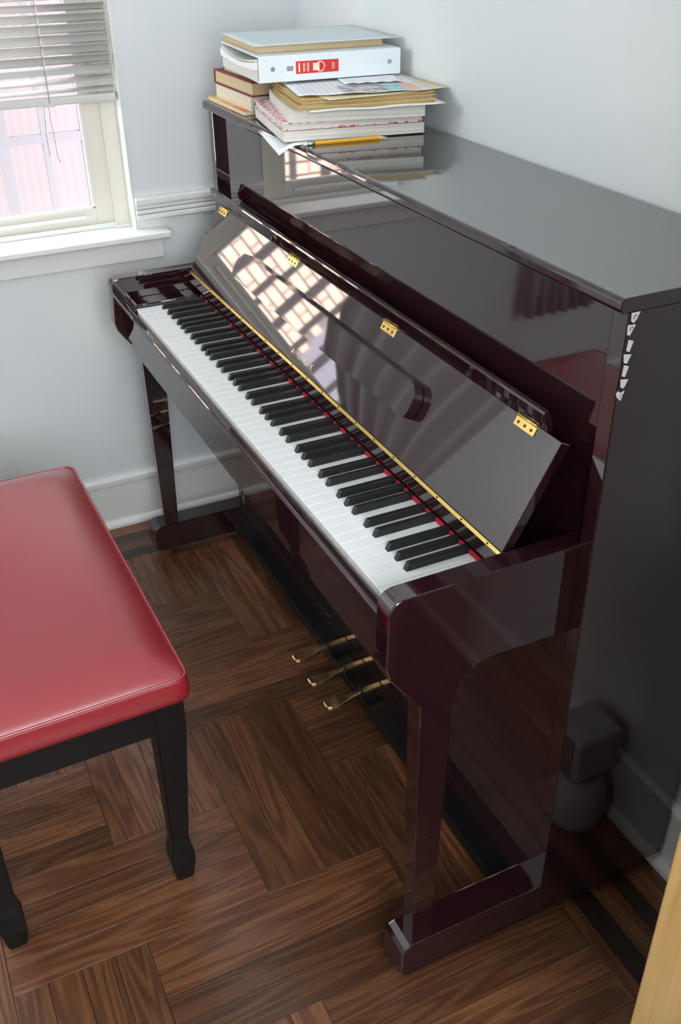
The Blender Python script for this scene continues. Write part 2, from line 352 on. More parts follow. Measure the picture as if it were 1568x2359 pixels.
# ------------------------------------------------------------------ far window
win = empty('window_1', ((W1[0]+W1[1])/2, YF, 0)); struct(win, 'white sash window with cream frame above a white sill', 'window')
wx = (W1[0]+W1[1])/2
def WB(name, d, m, parent=win, bev=.001):
    bm = bmesh.new(); bx(bm, d[0]-wx, d[1]-wx, d[2]-YF, d[3]-YF, d[4], d[5], bev=bev); return obj(name, bm, m, parent)
x0, x1, z0, z1 = W1
stool_z = .831
WB('sill', (x0-.075, .163, 1.441, YF+.05, stool_z-.0145, stool_z), 'trim', bev=.003)
WB('apron', (x0-.06, .150, YF-.016, YF, .757, stool_z-.0145), 'trim', bev=.002)
WB('jamb', (x1-.004, x1+.0, YF-.004, YF+.155, stool_z, z1), 'trim'); WB('jamb', (x0, x0+.004, YF-.004, YF+.155, stool_z, z1), 'trim')
WB('head', (x0, x1, YF-.004, YF+.155, z1-.012, z1), 'trim')
WB('stop', (.050, x1-.004, YF+.050, YF+.062, stool_z, z1-.012), 'sash'); WB('stop', (x0+.004, -.68, YF+.050, YF+.062, stool_z, z1-.012), 'sash')
WB('stop_rail', (-.68, .050, YF+.044, YF+.060, stool_z, stool_z+.012), 'trim')
ZM = 1.44
sash = WB('sash', (.008, .060, YF+.060, YF+.09, stool_z+.003, ZM), 'sash')
def sb(name, d, m='sash', bev=.001):
    bm = bmesh.new(); bx(bm, d[0]-wx, d[1]-wx, d[2]-YF, d[3]-YF, d[4], d[5], bev=bev); return obj(name, bm, m, sash)
sb('stile', (-.69, -.638, YF+.060, YF+.09, stool_z+.003, ZM)); sb('bottom_rail', (-.638, .008, YF+.0595, YF+.09, stool_z+.003, .879))
sb('meeting_rail', (-.638, .008, YF+.0595, YF+.09, ZM-.03, ZM))
sb('sash_lift', (-.45, -.018, YF+.046, YF+.060, .858, .866), 'trim', bev=.002)
for d in [(.001, .0085, YF+.056, YF+.064, .879, ZM-.03), (-.6385, -.631, YF+.056, YF+.064, .879, ZM-.03), (-.638, .0085, YF+.056, YF+.064, .8785, .886)]:
    sb('glazing_bead', d, 'trim', bev=.002)
sb('pane', (-.636, .006, YF+.074, YF+.077, .881, ZM-.031), 'glass', bev=0)
ups = WB('upper_sash', (.008, .060, YF+.095, YF+.125, ZM-.03, z1-.012), 'sash')
def us(name, d, m='sash', bev=.001):
    bm = bmesh.new(); bx(bm, d[0]-wx, d[1]-wx, d[2]-YF, d[3]-YF, d[4], d[5], bev=bev); return obj(name, bm, m, ups)
us('stile', (-.69, -.638, YF+.095, YF+.125, ZM-.03, z1-.012)); us('rail', (-.638, .008, YF+.095, YF+.125, ZM-.03, ZM)); us('rail', (-.638, .008, YF+.095, YF+.125, z1-.06, z1-.012))
us('pane', (-.636, .006, YF+.108, YF+.111, ZM, z1-.06), 'glass', bev=0)

# venetian blind
bl = empty('venetian_blind', (wx, YF+.022, 1.137)); tag(bl, 'half lowered grey venetian blind hanging in the window', 'blind')
BX0, BX1 = -.708-wx, .0835-wx
def slat_mesh():
    bm = bmesh.new(); n = 6; wv = .025; rows = []
    for s in (0, 1):
        for k in range(n+1):
            u = -wv/2+wv*k/n; zz = .0022*(1-(2*u/wv)**2)-s*.0005
            rows.append([bm.verts.new((BX0, u, zz)), bm.verts.new((BX1, u, zz))])
    for s in (0, 1):
        for k in range(n):
            a, b = rows[s*(n+1)+k], rows[s*(n+1)+k+1]; f = bm.faces.new((a[0], a[1], b[1], b[0])); f.smooth = True
    for k in (0, n): a, b = rows[k], rows[n+1+k]; bm.faces.new((a[0], a[1], b[1], b[0]))
    for e in (0, 1): bm.faces.new([rows[k][e] for k in range(n+1)]+[rows[n+1+k][e] for k in range(n, -1, -1)])
    bmesh.ops.recalc_face_normals(bm, faces=bm.faces)
    me = bpy.data.meshes.new('slat'); bm.to_mesh(me); bm.free(); me.materials.append(M['slat']); return me
sm = slat_mesh(); PITCH = .0212
for i in range(40):
    o = link('slat', sm, bl); z = 1.160+i*PITCH-1.137
    o.location = (0, 0, z)
    o.rotation_euler = (math.radians([14, 26, 38, -52, -56, -58, -54, -48, -40, -32][i] if i < 10 else -28), 0, 0)
zt = 1.160+40*PITCH-1.137
box('bottom_rail', (BX0, BX1, -.012, .012, -.006, .012), 'slat', bl, bev=.004)
box('head_rail', (BX0, BX1, -.014, .016, zt-.005, zt+.03), 'slat', bl, bev=.002)
for cx in (-.072-wx, -.555-wx):
    for yy in (-.0135, .0135): tubeobj('ladder_cord', [(cx, yy, 0), (cx, yy, zt)], .0009, 'cord', bl, n=5)
    box('ladder_tape', (cx+.003, cx+.006, -.0009, .0009, 0, zt), 'cord_white', bl)
    box('cord_clip', (cx-.014, cx+.012, -.0145, -.010, -.0075, .0), 'slat', bl, bev=.001)
tubeobj('cord_end', [(-.087-wx, -.013, -.005), (-.0885-wx, -.016, -.035), (-.0915-wx, -.014, -.075), (-.0905-wx, -.014, -.113)], .0009, 'cord', bl, n=5)
tubeobj('cord_end', [(-.075-wx, -.013, -.005), (-.0765-wx, -.016, -.035), (-.0735-wx, -.014, -.08), (-.073-wx, -.013, -.115), (-.068-wx, -.012, -.130)], .0009, 'cord', bl, n=5)

# window added behind the viewer, out of frame, to light the room
w3 = empty('added_back_window', ((W3[0]+W3[1])/2, YN, W3[2])); struct(w3, 'plain white framed window added behind the viewer to light the room', 'window')
def W3B(name, x0, x1, z0, z1, m='trim', y0=-.08, y1=-.03): c_ = (W3[0]+W3[1])/2; box(name, (x0-c_, x1-c_, y0, y1, z0-W3[2], z1-W3[2]), m, w3, bev=.002 if m == 'trim' else 0)
W3B('frame', W3[0], W3[0]+.05, W3[2], W3[3]); W3B('frame', W3[1]-.05, W3[1], W3[2], W3[3]); W3B('frame', W3[0]+.05, W3[1]-.05, W3[2], W3[2]+.05); W3B('frame', W3[0]+.05, W3[1]-.05, W3[3]-.05, W3[3])
W3B('pane', W3[0]+.05, W3[1]-.05, W3[2]+.05, W3[3]-.05, 'glass', -.057, -.054)
w2 = empty('added_side_window', (XL, (W2[0]+W2[1])/2, W2[2])); struct(w2, 'high white framed window added left of the frame to light the room', 'window')  # added out of frame to brighten the right wall
def W2B(name, y0, y1, z0, z1, m='trim', x0=-.10, x1=-.05): c_ = (W2[0]+W2[1])/2; box(name, (x0, x1, y0-c_, y1-c_, z0-W2[2], z1-W2[2]), m, w2, bev=.002 if m == 'trim' else 0)
W2B('frame', W2[0], W2[0]+.05, W2[2], W2[3]); W2B('frame', W2[1]-.05, W2[1], W2[2], W2[3]); W2B('frame', W2[0]+.05, W2[1]-.05, W2[2], W2[2]+.05); W2B('frame', W2[0]+.05, W2[1]-.05, W2[3]-.05, W2[3])
W2B('pane', W2[0]+.05, W2[1]-.05, W2[2]+.05, W2[3]-.05, 'glass', -.077, -.074)
# ------------------------------------------------------------------ outside the window
g = empty('window_grille', (wx, 2.60, -.4)); tag(g, 'grey painted bar grille outside the window', 'grille')
for k in range(-12, 6):
    xx = .088+k*.137; wd = .024 if k % 2 == 0 else .038
    box('upright_bar', (xx-wd/2-wx, xx+wd/2-wx, -.010, .010, 0, 2.6), 'grille', g, bev=.002)
for zz in (.70, 1.255, 1.81, 2.37): box('cross_bar', (-1.6-wx, .80-wx, -.009, .011, zz-.015, zz+.015), 'grille', g, bev=.002)
box('bottom_bar', (-1.6-wx, .80-wx, -.012, .012, -.03, .0), 'grille', g, bev=.002)
for xx in (-1.6, .80): box('post', (xx-.02-wx, xx+.02-wx, -.02, .02, -1.6, 2.6), 'grille', g, bev=.002)
o = box('outbuilding_wall', (-.62, 3.2, 3.2, 3.4, -2.0, 3.2), 'siding'); tag(o, 'pink washed siding wall seen through the window pane', 'outside wall')
hb = empty('brick_house', (-1.0, 5.0, -2.0)); tag(hb, 'pale brick house front mirrored in the piano lacquer', 'building')
box('wall', (-1.55, 1.6, .012, .6, 0, 9), 'mortar', hb)
bm = bmesh.new(); row = 0; z = 0
while z < 8.9:
    x = -1.54+(row % 2)*.107
    while x < 1.40:
        b2 = bmesh.new(); bmesh.ops.create_cube(b2, size=1); jx = random.uniform(-.004, .004)
        for v in b2.verts: v.co = Vector((x+.1+v.co.x*.2, .006+jx+v.co.y*.03, z+.035+v.co.z*.066))
        for v_ in b2.verts: pass
        vs = [bm.verts.new(v.co) for v in b2.verts]; b2.verts.index_update()
        for f in b2.faces: bm.faces.new([vs[v.index] for v in f.verts])
        b2.free(); x += .215
    z += .081; row += 1
tag(obj('bricks', bm, 'brick', hb), kind='stuff')
o = empty('stucco_house', (-7, 9.0, -2)); box('wall', (-7, 5.1, 0, .6, 0, 10.4), 'stucco', o); box('roof_edge', (-7.2, 5.3, -.3, .9, 10.4, 10.7), 'ground', o); tag(o, 'pale stucco house far across the yard', 'building')
o = box('yard_ground', (-12, 12, YF+.3, 16, -2.2, -2.0), 'ground'); struct(o, 'concrete yard far below the window', 'ground')

# grey curtain left of the window (outside the frame, mirrored in the lacquer)
bm = bmesh.new(); n = 48; rows_ = []
for zc_, xr in ((.42, -.72), (.70, -.74), (.78, -.76), (.84, -.66), (.90, -.50), (.97, -.38), (1.05, -.30), (1.15, -.26), (1.4, -.24), (2.2, -.24)):
    xl = -.98 if zc_ > .85 or zc_ < .6 else -.90; am = .016
    line = [(xl+(xr-xl)*i/n, 1.412+am*math.sin(i*.80)+.004*math.sin(i*2.1)) for i in range(n+1)]
    rows_.append([[bm.verts.new((x, y_+o_, zc_)) for x, y_ in line] for o_ in (0, .003)])
for A, B in zip(rows_, rows_[1:]):
    for s_ in (0, 1):
        for i in range(n): f = bm.faces.new((A[s_][i], A[s_][i+1], B[s_][i+1], B[s_][i])); f.smooth = True
    for i in (0, n): bm.faces.new((A[0][i], A[1][i], B[1][i], B[0][i]))
for A in (rows_[0], rows_[-1]):
    for i in range(n): bm.faces.new((A[0][i], A[0][i+1], A[1][i+1], A[1][i]))
cu = empty('curtain', (0, 0, 0)); tag(cu, 'grey curtain tied back at the left of the window', 'curtain')
obj('drape', bm, 'curtain', cu); tubeobj('curtain_rod', [(-1.10, 1.413, 2.2), (.20, 1.413, 2.2)], .008, 'steel', cu)
box('rod_bracket', (-1.08, -1.06, 1.413, YF, 2.19, 2.21), 'steel', cu); box('rod_bracket', (.16, .18, 1.413, YF, 2.19, 2.21), 'steel', cu)

# ------------------------------------------------------------------ the piano
pn = empty('upright_piano', (0, 0, 0)); tag(pn, 'dark mahogany upright piano with glossy lacquer and open fallboard', 'piano')
Y0, Y1 = -.1116, 1.3337            # outer sides
H = 1.1446; LT = .019
SX = .246                           # front of side panels
XB = .518                           # back of piano
ST = .027
def arm_mirror(y): return 1.222-y
for side in (0, 1):
    ya, yb = (Y0, Y0+ST) if side == 0 else (Y1-ST, Y1)
    sp = box('side_panel', (SX, XB, ya, yb, .045, H-LT), 'lacquer', pn, bev=.0015)
    aa, ab = (-.0849, -.051) if side == 0 else (1.273, 1.3069)
    prof = [(SX+.03, .79)]+arc(-.020, .768, .022, 90, 180, 8)+[(-.044, .70), (-.0455, .684)]+[(-.040, .664), (-.022, .638), (.007, .598), (.0085, .560), (.0615, .560), (.0625, .578), (.068, .603), (.079, .626), (.0985, .640), (.13, .645), (SX+.03, .640)]
    arm = prism('arm', prof, 'y', aa, ab, 'lacquer', pn, bev=.0022, seg=3, keep=lambda e: min(v.co.z for v in e.verts) > .597 or max(v.co.z for v in e.verts) > .561)
    # tapered front leg
    la, lb = aa, ab
    leg = prism('leg', [(.0085, la), (.0615, la), (.0615, lb), (.0085, lb)], 'z', .560, .0985, 'lacquer', pn, bev=.0014, keep=lambda e: abs(e.verts[0].co.z-e.verts[1].co.z) > .1, seg=1,
          shift=[(.0125, la+.002), (.050, la+.002), (.050, lb-.002), (.0125, lb-.002)])
    ta, tb = (-.108, -.050) if side == 0 else (1.272, 1.330)
    toe = prism('toe_block', [(-.004, .0995), (-.0145, .0955), (-.020, .088), (-.0225, .040), (-.012, .022), (.40, .022), (.40, .0995)], 'y', ta, tb, 'lacquer', pn, bev=.003, seg=3)
    for cx in (.045, .36):
        bm = bmesh.new(); cy = (ta+tb)/2
        b2 = bmesh.new(); bmesh.ops.create_cone(b2, cap_ends=True, segments=20, radius1=.0145, radius2=.0145, depth=.024, matrix=Matrix.Translation((cx, cy, .0145)) @ Matrix.Rotation(PI/2, 4, 'X')); merge(bm, b2)
        for f in bm.faces: f.material_index = 0
        bx(bm, cx-.014, cx+.014, cy-.0165, cy-.013, .012, .024, 1); bx(bm, cx-.014, cx+.014, cy+.013, cy+.0165, .012, .024, 1)
        obj('caster', bm, ['rubber', 'brass_dark'], toe)
# lid with rounded front edge
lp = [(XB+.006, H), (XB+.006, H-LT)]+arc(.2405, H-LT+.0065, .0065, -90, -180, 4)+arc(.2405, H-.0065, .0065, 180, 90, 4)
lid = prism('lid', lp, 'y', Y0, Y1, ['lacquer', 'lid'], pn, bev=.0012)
for p_ in lid.data.polygons: p_.material_index = 1 if p_.normal.z > .9 else 0  # only the top gets the painted grey sheen
box('upper_panel', (.262, .282, Y0+ST, Y1-ST, .70, H-LT), 'lacquer', pn)
box('lower_panel', (.250, .268, Y0+ST, Y1-ST, .0845, .66), 'lacquer', pn, bev=.0012)
box('kick_rail', (.2485, .268, Y0+ST, Y1-ST, .05, .0835), 'lacquer', pn, bev=.001)
box('bottom_board', (.208, XB, Y0+ST+.03, Y1-ST-.03, .028, .0495), 'bench_wood', pn, bev=.002)
box('back_panel', (XB-.02, XB, Y0+ST, Y1-ST, .05, H-LT), 'lacquer', pn)
box('key_bed', (-.012, .30, -.0508, 1.2728, .612, .650), 'lacquer', pn, bev=.002)
prism('key_slip', [(-.004, .646), (-.0185, .646), (-.0215, .650), (-.0215, .7165)]+arc(-.0165, .7165, .005, 180, 90, 4)+[(-.0085, .7215), (-.0065, .7175), (-.004, .7175)], 'y', -.0505, 1.2725, 'lacquer', pn)
for a, b in ((-.0505, -.0015), (1.2237, 1.2725)):
    box('key_block', (-.002, .151, a, b, .652, .739), 'lacquer', pn, bev=.003)
# keys
ZK = .7307; KW = .0235
def wk_mesh():
    bm = bmesh.new(); hw = KW/2-.00045
    bx(bm, -.0012, .158, -hw, hw, ZK-.0032, ZK, 0, bev=.0009, seg=2); bx(bm, .0, .158, -hw+.0003, hw-.0003, ZK-.022, ZK-.0031, 1)
    me = bpy.data.meshes.new('white_key'); bmesh.ops.recalc_face_normals(bm, faces=bm.faces); bm.to_mesh(me); bm.free(); me.materials.append(M['white_key']); me.materials.append(M['key_front']); return me
def bk_mesh():
    bm = bmesh.new(); h = .0118
    base = [(.0500, -.0056), (.156, -.0056), (.156, .0056), (.0500, .0056)]; top = [(.0565, -.0045), (.156, -.0045), (.156, .0045), (.0565, .0045)]
    pr(bm, base, 'z', ZK-.004, ZK+h, bev=.0012, shift=top)
    me = bpy.data.meshes.new('black_key'); bmesh.ops.recalc_face_normals(bm, faces=bm.faces); bm.to_mesh(me); bm.free(); me.materials.append(M['black_key']); return me
wkm, bkm = wk_mesh(), bk_mesh()
for i in range(52):
    o = link('white_key', wkm, pn); o.location = (0, 1.222-(i+.5)*KW, 0)
    nt = 'ABCDEFG'[i % 7]
    if nt in 'ACDFG' and i < 51:
        o = link('black_key', bkm, pn); o.location = (0, 1.222-(i+1)*KW+{'C': .0030, 'D': -.0030, 'F': .0038, 'G': 0, 'A': -.0038}[nt], 0)
box('key_felt', (.1535, .1575, -.0014, 1.2235, ZK-.002, ZK+.0062), 'felt', pn)
prism('fallboard_rail', [(.1575, .742), (.1548, .744), (.1515, .750), (.1475, .782), (.1475, .7835), (.168, .7835), (.168, .742)], 'y', -.0500, 1.272, 'lacquer', pn)
# fallboard: panel leaning back, local frame u along panel, n off its face
uu = Vector((.079, 0, .147)).normalized(); nn = Vector((-uu.z, 0, uu.x)); FP = Vector((.149, 0, .785))
def fpt(u, n): v = FP+uu*u+nn*n; return (v.x, v.z)
FBY0, FBY1 = -.046, 1.268
fb = prism('fallboard', [fpt(.0, 0), fpt(.167, 0), fpt(.167, -.016), fpt(.0, -.016)], 'y', FBY0, FBY1, 'lacquer', pn, bev=.0012)
prism('fallboard_lip', [fpt(.1675, .001), fpt(.176, .0085), fpt(.187, .0195), fpt(.191, .0200), fpt(.1945, .015), fpt(.180, -.004), fpt(.1675, -.008)], 'y', -.014, 1.288, 'lacquer', fb, bev=.001)
# long brass hinge with screws
bm = bmesh.new(); pr(bm, [fpt(-.0058, -.001), fpt(-.0058, .0016), fpt(-.0002, .0016), fpt(-.0002, -.001)], 'y', FBY0, FBY1-.002, 0)
k = 0; yy = FBY0+.03
def disc(bm, c, axis, r, h, mi, n=10):
    b2 = bmesh.new(); q = axis.to_track_quat('Z', 'Y').to_matrix().to_4x4()
    bmesh.ops.create_cone(b2, cap_ends=True, segments=n, radius1=r, radius2=r, depth=h, matrix=Matrix.Translation(c) @ q)
    for f in b2.faces: f.material_index = mi
    merge(bm, b2)
while yy < FBY1-.01:
    v = FP+uu*-.003+nn*.0017; disc(bm, Vector((v.x, yy, v.z)), nn, .0017, .0012, 1); yy += .0670
obj('continuous_hinge', bm, ['brass', 'screw'], fb)
for hy in (.027, .417, .816, 1.218):
    bm = bmesh.new(); c = FP+uu*.1577
    b2 = bmesh.new(); pr(b2, [fpt(.151, .0), fpt(.151, .0016), fpt(.1645, .0016), fpt(.1645, 0)], 'y', hy-.0228, hy+.0228, 0, bev=.0006)
    merge(bm, b2); v = FP+uu*.1662+nn*.0022
    tube(bm, [(v.x, hy-.0215, v.z), (v.x, hy+.0215, v.z)], .0022, 8, 0)
    for d in (-.0145, 0, .0145):
        q = FP+uu*.1573+nn*.0016; disc(bm, Vector((q.x, hy+d, q.z)), nn, .0023, .0012, 1, 12)
    obj('lip_hinge', bm, ['brass', 'screw'], fb)
# music shelf: rounded board lying off the panel face
def rr(y0, y1, u0, u1, r, n=6):
    pts = []
    for cy, cu_, a in ((y1-r, u1-r, 0), (y0+r, u1-r, 90), (y0+r*.6, u0+r*.6, 180), (y1-r*.6, u0+r*.6, 270)):
        q = r if a < 180 else r*.6
        for i in range(n+1):
            t = math.radians(a+90*i/n); pts.append((cy+q*math.cos(t), cu_+q*math.sin(t)))
    return pts
bm = bmesh.new(); out = rr(.250, 1.0175, .060, .1165, .026)
lo = [bm.verts.new(Vector((0, y, 0))+FP+uu*u+nn*.0012) for y, u in out]; hi = [bm.verts.new(Vector((0, y, 0))+FP+uu*u+nn*.018) for y, u in out]
bm.faces.new(lo[::-1]); tf = bm.faces.new(hi)
for i in range(len(out)):
    j = (i+1) % len(out); bm.faces.new((lo[i], lo[j], hi[j], hi[i]))
bmesh.ops.recalc_face_normals(bm, faces=bm.faces)
bmesh.ops.bevel(bm, geom=[e for e in bm.edges if tf in e.link_faces], offset=.0012, segments=2, affect='EDGES')
obj('music_shelf', bm, 'lacquer', fb)
# gilt maker's letters
def text_mesh(s, size, depth=.0002):
    cu = bpy.data.curves.new('letters', 'FONT'); cu.body = s; cu.size = size; cu.extrude = depth; cu.align_x = 'CENTER'; cu.align_y = 'CENTER'
    o = bpy.data.objects.new('letters', cu); C.objects.link(o); bpy.context.view_layer.update()
    me = bpy.data.meshes.new_from_object(o.evaluated_get(bpy.context.evaluated_depsgraph_get())); bpy.data.objects.remove(o); return me
for ch, yy in (('A', .675), ('N', .646), ('C', .616), ('K', .590)):
    me = text_mesh(ch, .0165); me.materials.clear(); me.materials.append(M['gold']); o = link('gilt_letter', me, fb)
    v = FP+uu*.018+nn*.0003; R = Matrix((( 0, uu.x, nn.x), (-1, 0, 0), (0, uu.z, nn.z))).to_4x4()
    o.matrix_local = Matrix.Translation((v.x, yy, v.z)) @ R
# pedals
def pedal(cy):
    bm = bmesh.new(); n = 14; secs = []
    prof = [(.119, .006, .0), (.122, .0120, .001), (.130, .0150, .001), (.150, .0145, .0), (.170, .0100, .001), (.185, .0068, .004), (.205, .0060, .007), (.230, .0066, .008), (.256, .0066, .008)]
    for x, hw, dz in prof:
        zt = .068+dz; th = .004 if x < .12 else .0075
        secs.append([bm.verts.new((x, cy-hw, zt-th)), bm.verts.new((x, cy+hw, zt-th)), bm.verts.new((x, cy+hw, zt-.0015)), bm.verts.new((x, cy+hw-.0018, zt)), bm.verts.new((x, cy-hw+.0018, zt)), bm.verts.new((x, cy-hw, zt-.0015))])
    bm.faces.new(secs[0]); bm.faces.new(secs[-1][::-1])
    for a, b in zip(secs, secs[1:]):
        for i in range(6):
            f = bm.faces.new((a[i], a[(i+1) % 6], b[(i+1) % 6], b[i]))
    return obj('pedal', bm, 'brass_dark', pn)
for cy in (.657, .570, .487):
    p = pedal(cy); box('pedal_felt', (.2035, .2085, cy-.0085, cy+.0085, .062, .0775), 'rubber', p, bev=.0008)
# white paper stickers running down the front corner of the side panel
for i, (x, z, shp) in enumerate([(.2560, 1.1195, 0), (.2530, 1.1055, 1), (.2545, 1.0850, 2), (.2535, 1.0695, 3), (.2535, 1.0535, 2), (.2545, 1.0375, 3), (.2515, 1.0225, 4)]):
    shapes = [[(-.006, .006), (.007, .006), (.003, -.003), (-.001, -.007), (-.005, -.004)], [(-.006, .006), (.006, .005), (-.001, -.008), (-.005, -.006)],
              [(-.003, .008), (.005, .005), (.001, -.008), (-.004, -.006)], [(-.006, .006), (.006, .004), (.001, -.007), (-.004, -.005)],
              [(-.004, .006), (0, .003), (.006, .005), (.002, -.008), (-.004, -.003), (-.007, .003)]][shp]
    bm = bmesh.new(); big = [(x+a*1.28, z+b*1.22) for a, b in shapes]; sml = [(x+a, z+b) for a, b in shapes]
    pr(bm, big, 'y', Y0-.0003, Y0-.0001, 1); pr(bm, sml, 'y', Y0-.0006, Y0-.0003, 0)
    if i < 2:
        tube(bm, [(x-.0018, Y0-.0007, z-.002), (x-.0015, Y0-.0007, z+.002), (x+.0008, Y0-.0007, z+.0035), (x+.0018, Y0-.0007, z+.001)], .0005, 5, 1)
    if i == 6: tube(bm, [(x+.0035, Y0-.0007, z+.001), (x+.0005, Y0-.0007, z-.001), (x, Y0-.0007, z-.004)], .0004, 5, 1)
    obj('sticker', bm, ['sticker', 'ink'], pn)

# ------------------------------------------------------------------ bench
BW, BL, BZ = .392, .757, .500
bn = empty('piano_bench', (-.2235-.0045, .226, 0), math.radians(1.0)); tag(bn, 'black wooden bench with a padded red vinyl seat and piping', 'bench')
def rrect(x0, x1, y0, y1, r, n=6):
    pts = []
    for cx, cy, a in ((x1-r, y1-r, 0), (x0+r, y1-r, 90), (x0+r, y0+r, 180), (x1-r, y0+r, 270)):
        for i in range(n+1): t = math.radians(a+90*i/n); pts.append((cx+r*math.cos(t), cy+r*math.sin(t)))
    return pts
bm = bmesh.new(); nx, ny = 28, 44
def cush(u, v):
    # map square to rounded rectangle
    x = -BW/2+BW/2*u; y = BL/2+BL/2*v; r = .018
    ax, ay = abs(BW/2*u), abs(BL/2*v); cx, cy = BW/2-r, BL/2-r
    if ax > cx and ay > cy:
        dx, dy = ax-cx, ay-cy; L = math.hypot(dx, dy); mxx = max(dx, dy)
        if L > 0: k = mxx/L; ax, ay = cx+dx*k, cy+dy*k
    x = -BW/2+math.copysign(ax, u); y = BL/2+math.copysign(ay, v)
    f = 1-max(0, (abs(u)-.55)/.45)**2.2; g_ = 1-max(0, (abs(v)-.76)/.24)**2.2
    z = BZ-.002+.026*f*g_
    return Vector((x, y, z))
def lin(n): return [math.sin((i/n-.5)*PI)*.35+(i/n-.5)*2*.65 for i in range(n+1)]
gu = [u/lin(nx)[-1] for u in lin(nx)]; gv = [u/lin(ny)[-1] for u in lin(ny)]
grid = [[bm.verts.new(cush(u, v)) for v in gv] for u in gu]
for i in range(nx):
    for j in range(ny):
        f = bm.faces.new((grid[i][j], grid[i+1][j], grid[i+1][j+1], grid[i][j+1])); f.smooth = True
loop = [grid[i][0] for i in range(nx+1)]+[grid[nx][j] for j in range(1, ny+1)]+[grid[i][ny] for i in range(nx-1, -1, -1)]+[grid[0][j] for j in range(ny-1, 0, -1)]
cxy = Vector((-BW/2, BL/2))
prev = loop; L = len(loop)
for dz, grow in ((.006, .0015), (.018, .003), (.034, .003), (.045, .001), (.049, -.004), (.050, -.02)):
    nw = []
    for v in loop:
        d = Vector((v.co.x-cxy.x, v.co.y-cxy.y)); ex = math.copysign(1, d.x)*(1 if abs(d.x) > BW/2-.02 else 0); ey = math.copysign(1, d.y)*(1 if abs(d.y) > BL/2-.02 else 0)
        nw.append(bm.verts.new((v.co.x+ex*grow, v.co.y+ey*grow, BZ-.002-dz)))
    for i in range(L): f = bm.faces.new((prev[i], prev[(i+1) % L], nw[(i+1) % L], nw[i])); f.smooth = True
    prev = nw
bm.faces.new(prev)
pip = [(v.co.x, v.co.y, BZ-.0015) for v in loop]
seat = obj('seat', bm, 'leather', bn); tubeobj('piping', pip, .0024, 'leather', seat, n=6, closed=True)
AT = .4485
box('seat_board', (-BW+.02, -.02, .02, BL-.02, AT-.012, AT+.002), 'bench_wood', bn)
ins = .010
bm = bmesh.new()
for d in [(-BW+ins+.03, -ins-.03, ins+.004, ins+.024), (-BW+ins+.03, -ins-.03, BL-ins-.024, BL-ins-.004)]: 
    box('apron', (d[0], d[1], d[2], d[3], .385, AT), 'bench_wood', bn, bev=.001)
for d in [(-ins-.026, -ins-.006), (-BW+ins+.006, -BW+ins+.026)]:
    box('apron', (d[0], d[1], ins+.03, BL-ins-.03, .385, AT), 'bench_wood', bn, bev=.001)
bm.free()
for sx in (0, 1):
    for sy in (0, 1):
        def c(x, y): return ((-ins-x) if sx == 0 else (-BW+ins+x), (ins+y) if sy == 0 else (BL-ins-y))
        def sq(a, b): return [c(a, a if True else 0), c(b, a), c(b, b), c(a, b)]
        bm = bmesh.new()
        secs = [(AT, 0, .052), (.385, 0, .052), (.105, .018, .050), (.085, .016, .052), (.070, .0125, .0555), (.045, .0125, .0555), (.0, .018, .050)]
        rings = []
        for z, a, b in secs: rings.append([bm.verts.new((p[0], p[1], z)) for p in sq(a, b)])
        bm.faces.new(rings[0]); bm.faces.new(rings[-1])
        for A, B in zip(rings, rings[1:]):
            for i in range(4): bm.faces.new((A[i], A[(i+1) % 4], B[(i+1) % 4], B[i]))
        bmesh.ops.recalc_face_normals(bm, faces=bm.faces)
        bmesh.ops.bevel(bm, geom=[e for e in bm.edges if abs(e.verts[0].co.z-e.verts[1].co.z) > .004], offset=.003, segments=2, affect='EDGES')
        obj('leg', bm, 'bench_wood', bn)

# ------------------------------------------------------------------ things on the lid
def R2(a): return math.radians(a)
def book(name, label, loc, rot, wx_, dy_, h, cover, pages, spine='+x', ct=.0012, inset=.003, cat='book', group=None):
    r = empty(name, loc, R2(rot)); tag(r, label, cat, group)
    bm = bmesh.new(); bx(bm, 0, wx_, 0, dy_, 0, ct, bev=ct*.3, seg=1); bx(bm, 0, wx_, 0, dy_, h-ct, h, bev=ct*.3, seg=1)
    sp = {'+x': (wx_-ct, wx_, 0, dy_), '-x': (0, ct, 0, dy_), '+y': (0, wx_, dy_-ct, dy_), '-y': (0, wx_, 0, ct)}[spine]
    bx(bm, *sp, ct*.5, h-ct*.5); obj('cover', bm, cover, r)
    i = [inset]*4
    d = {'+x': (inset, wx_-ct, inset, dy_-inset), '-x': (ct, wx_-inset, inset, dy_-inset), '+y': (inset, wx_-inset, inset, dy_-ct), '-y': (inset, wx_-inset, ct, dy_-inset)}[spine]
    bm = bmesh.new(); bx(bm, *d, ct, h-ct); obj('pages', bm, pages, r)
    return r
def sheet(name, label, loc, rot, wx_, dy_, m, fz, cat='paper', n=14, th=.0006, group=None):
    bm = bmesh.new(); g1 = []
    for s in (0, 1):
        g1.append([[bm.verts.new((wx_*i/n, dy_*j/n, fz(i/n, j/n)-s*th)) for j in range(n+1)] for i in range(n+1)])
    for s in (0, 1):
        for i in range(n):
            for j in range(n):
                f = bm.faces.new((g1[s][i][j], g1[s][i+1][j], g1[s][i+1][j+1], g1[s][i][j+1])); f.smooth = True
    for i in range(n):
        for j in (0, n): bm.faces.new((g1[0][i][j], g1[0][i+1][j], g1[1][i+1][j], g1[1][i][j]))
        for k in (0, n): bm.faces.new((g1[0][k][i], g1[0][k][i+1], g1[1][k][i+1], g1[1][k][i]))
    o = obj(name, bm, m); o.location = loc; o.rotation_euler = (0, 0, R2(rot)); tag(o, label, cat, group); return o
ROT = -8.5
def loc(a, b, z, px=.2125, py=.812):
    c, s = math.cos(R2(ROT)), math.sin(R2(ROT)); return (px+a*c-b*s, py+a*s+b*c, z)
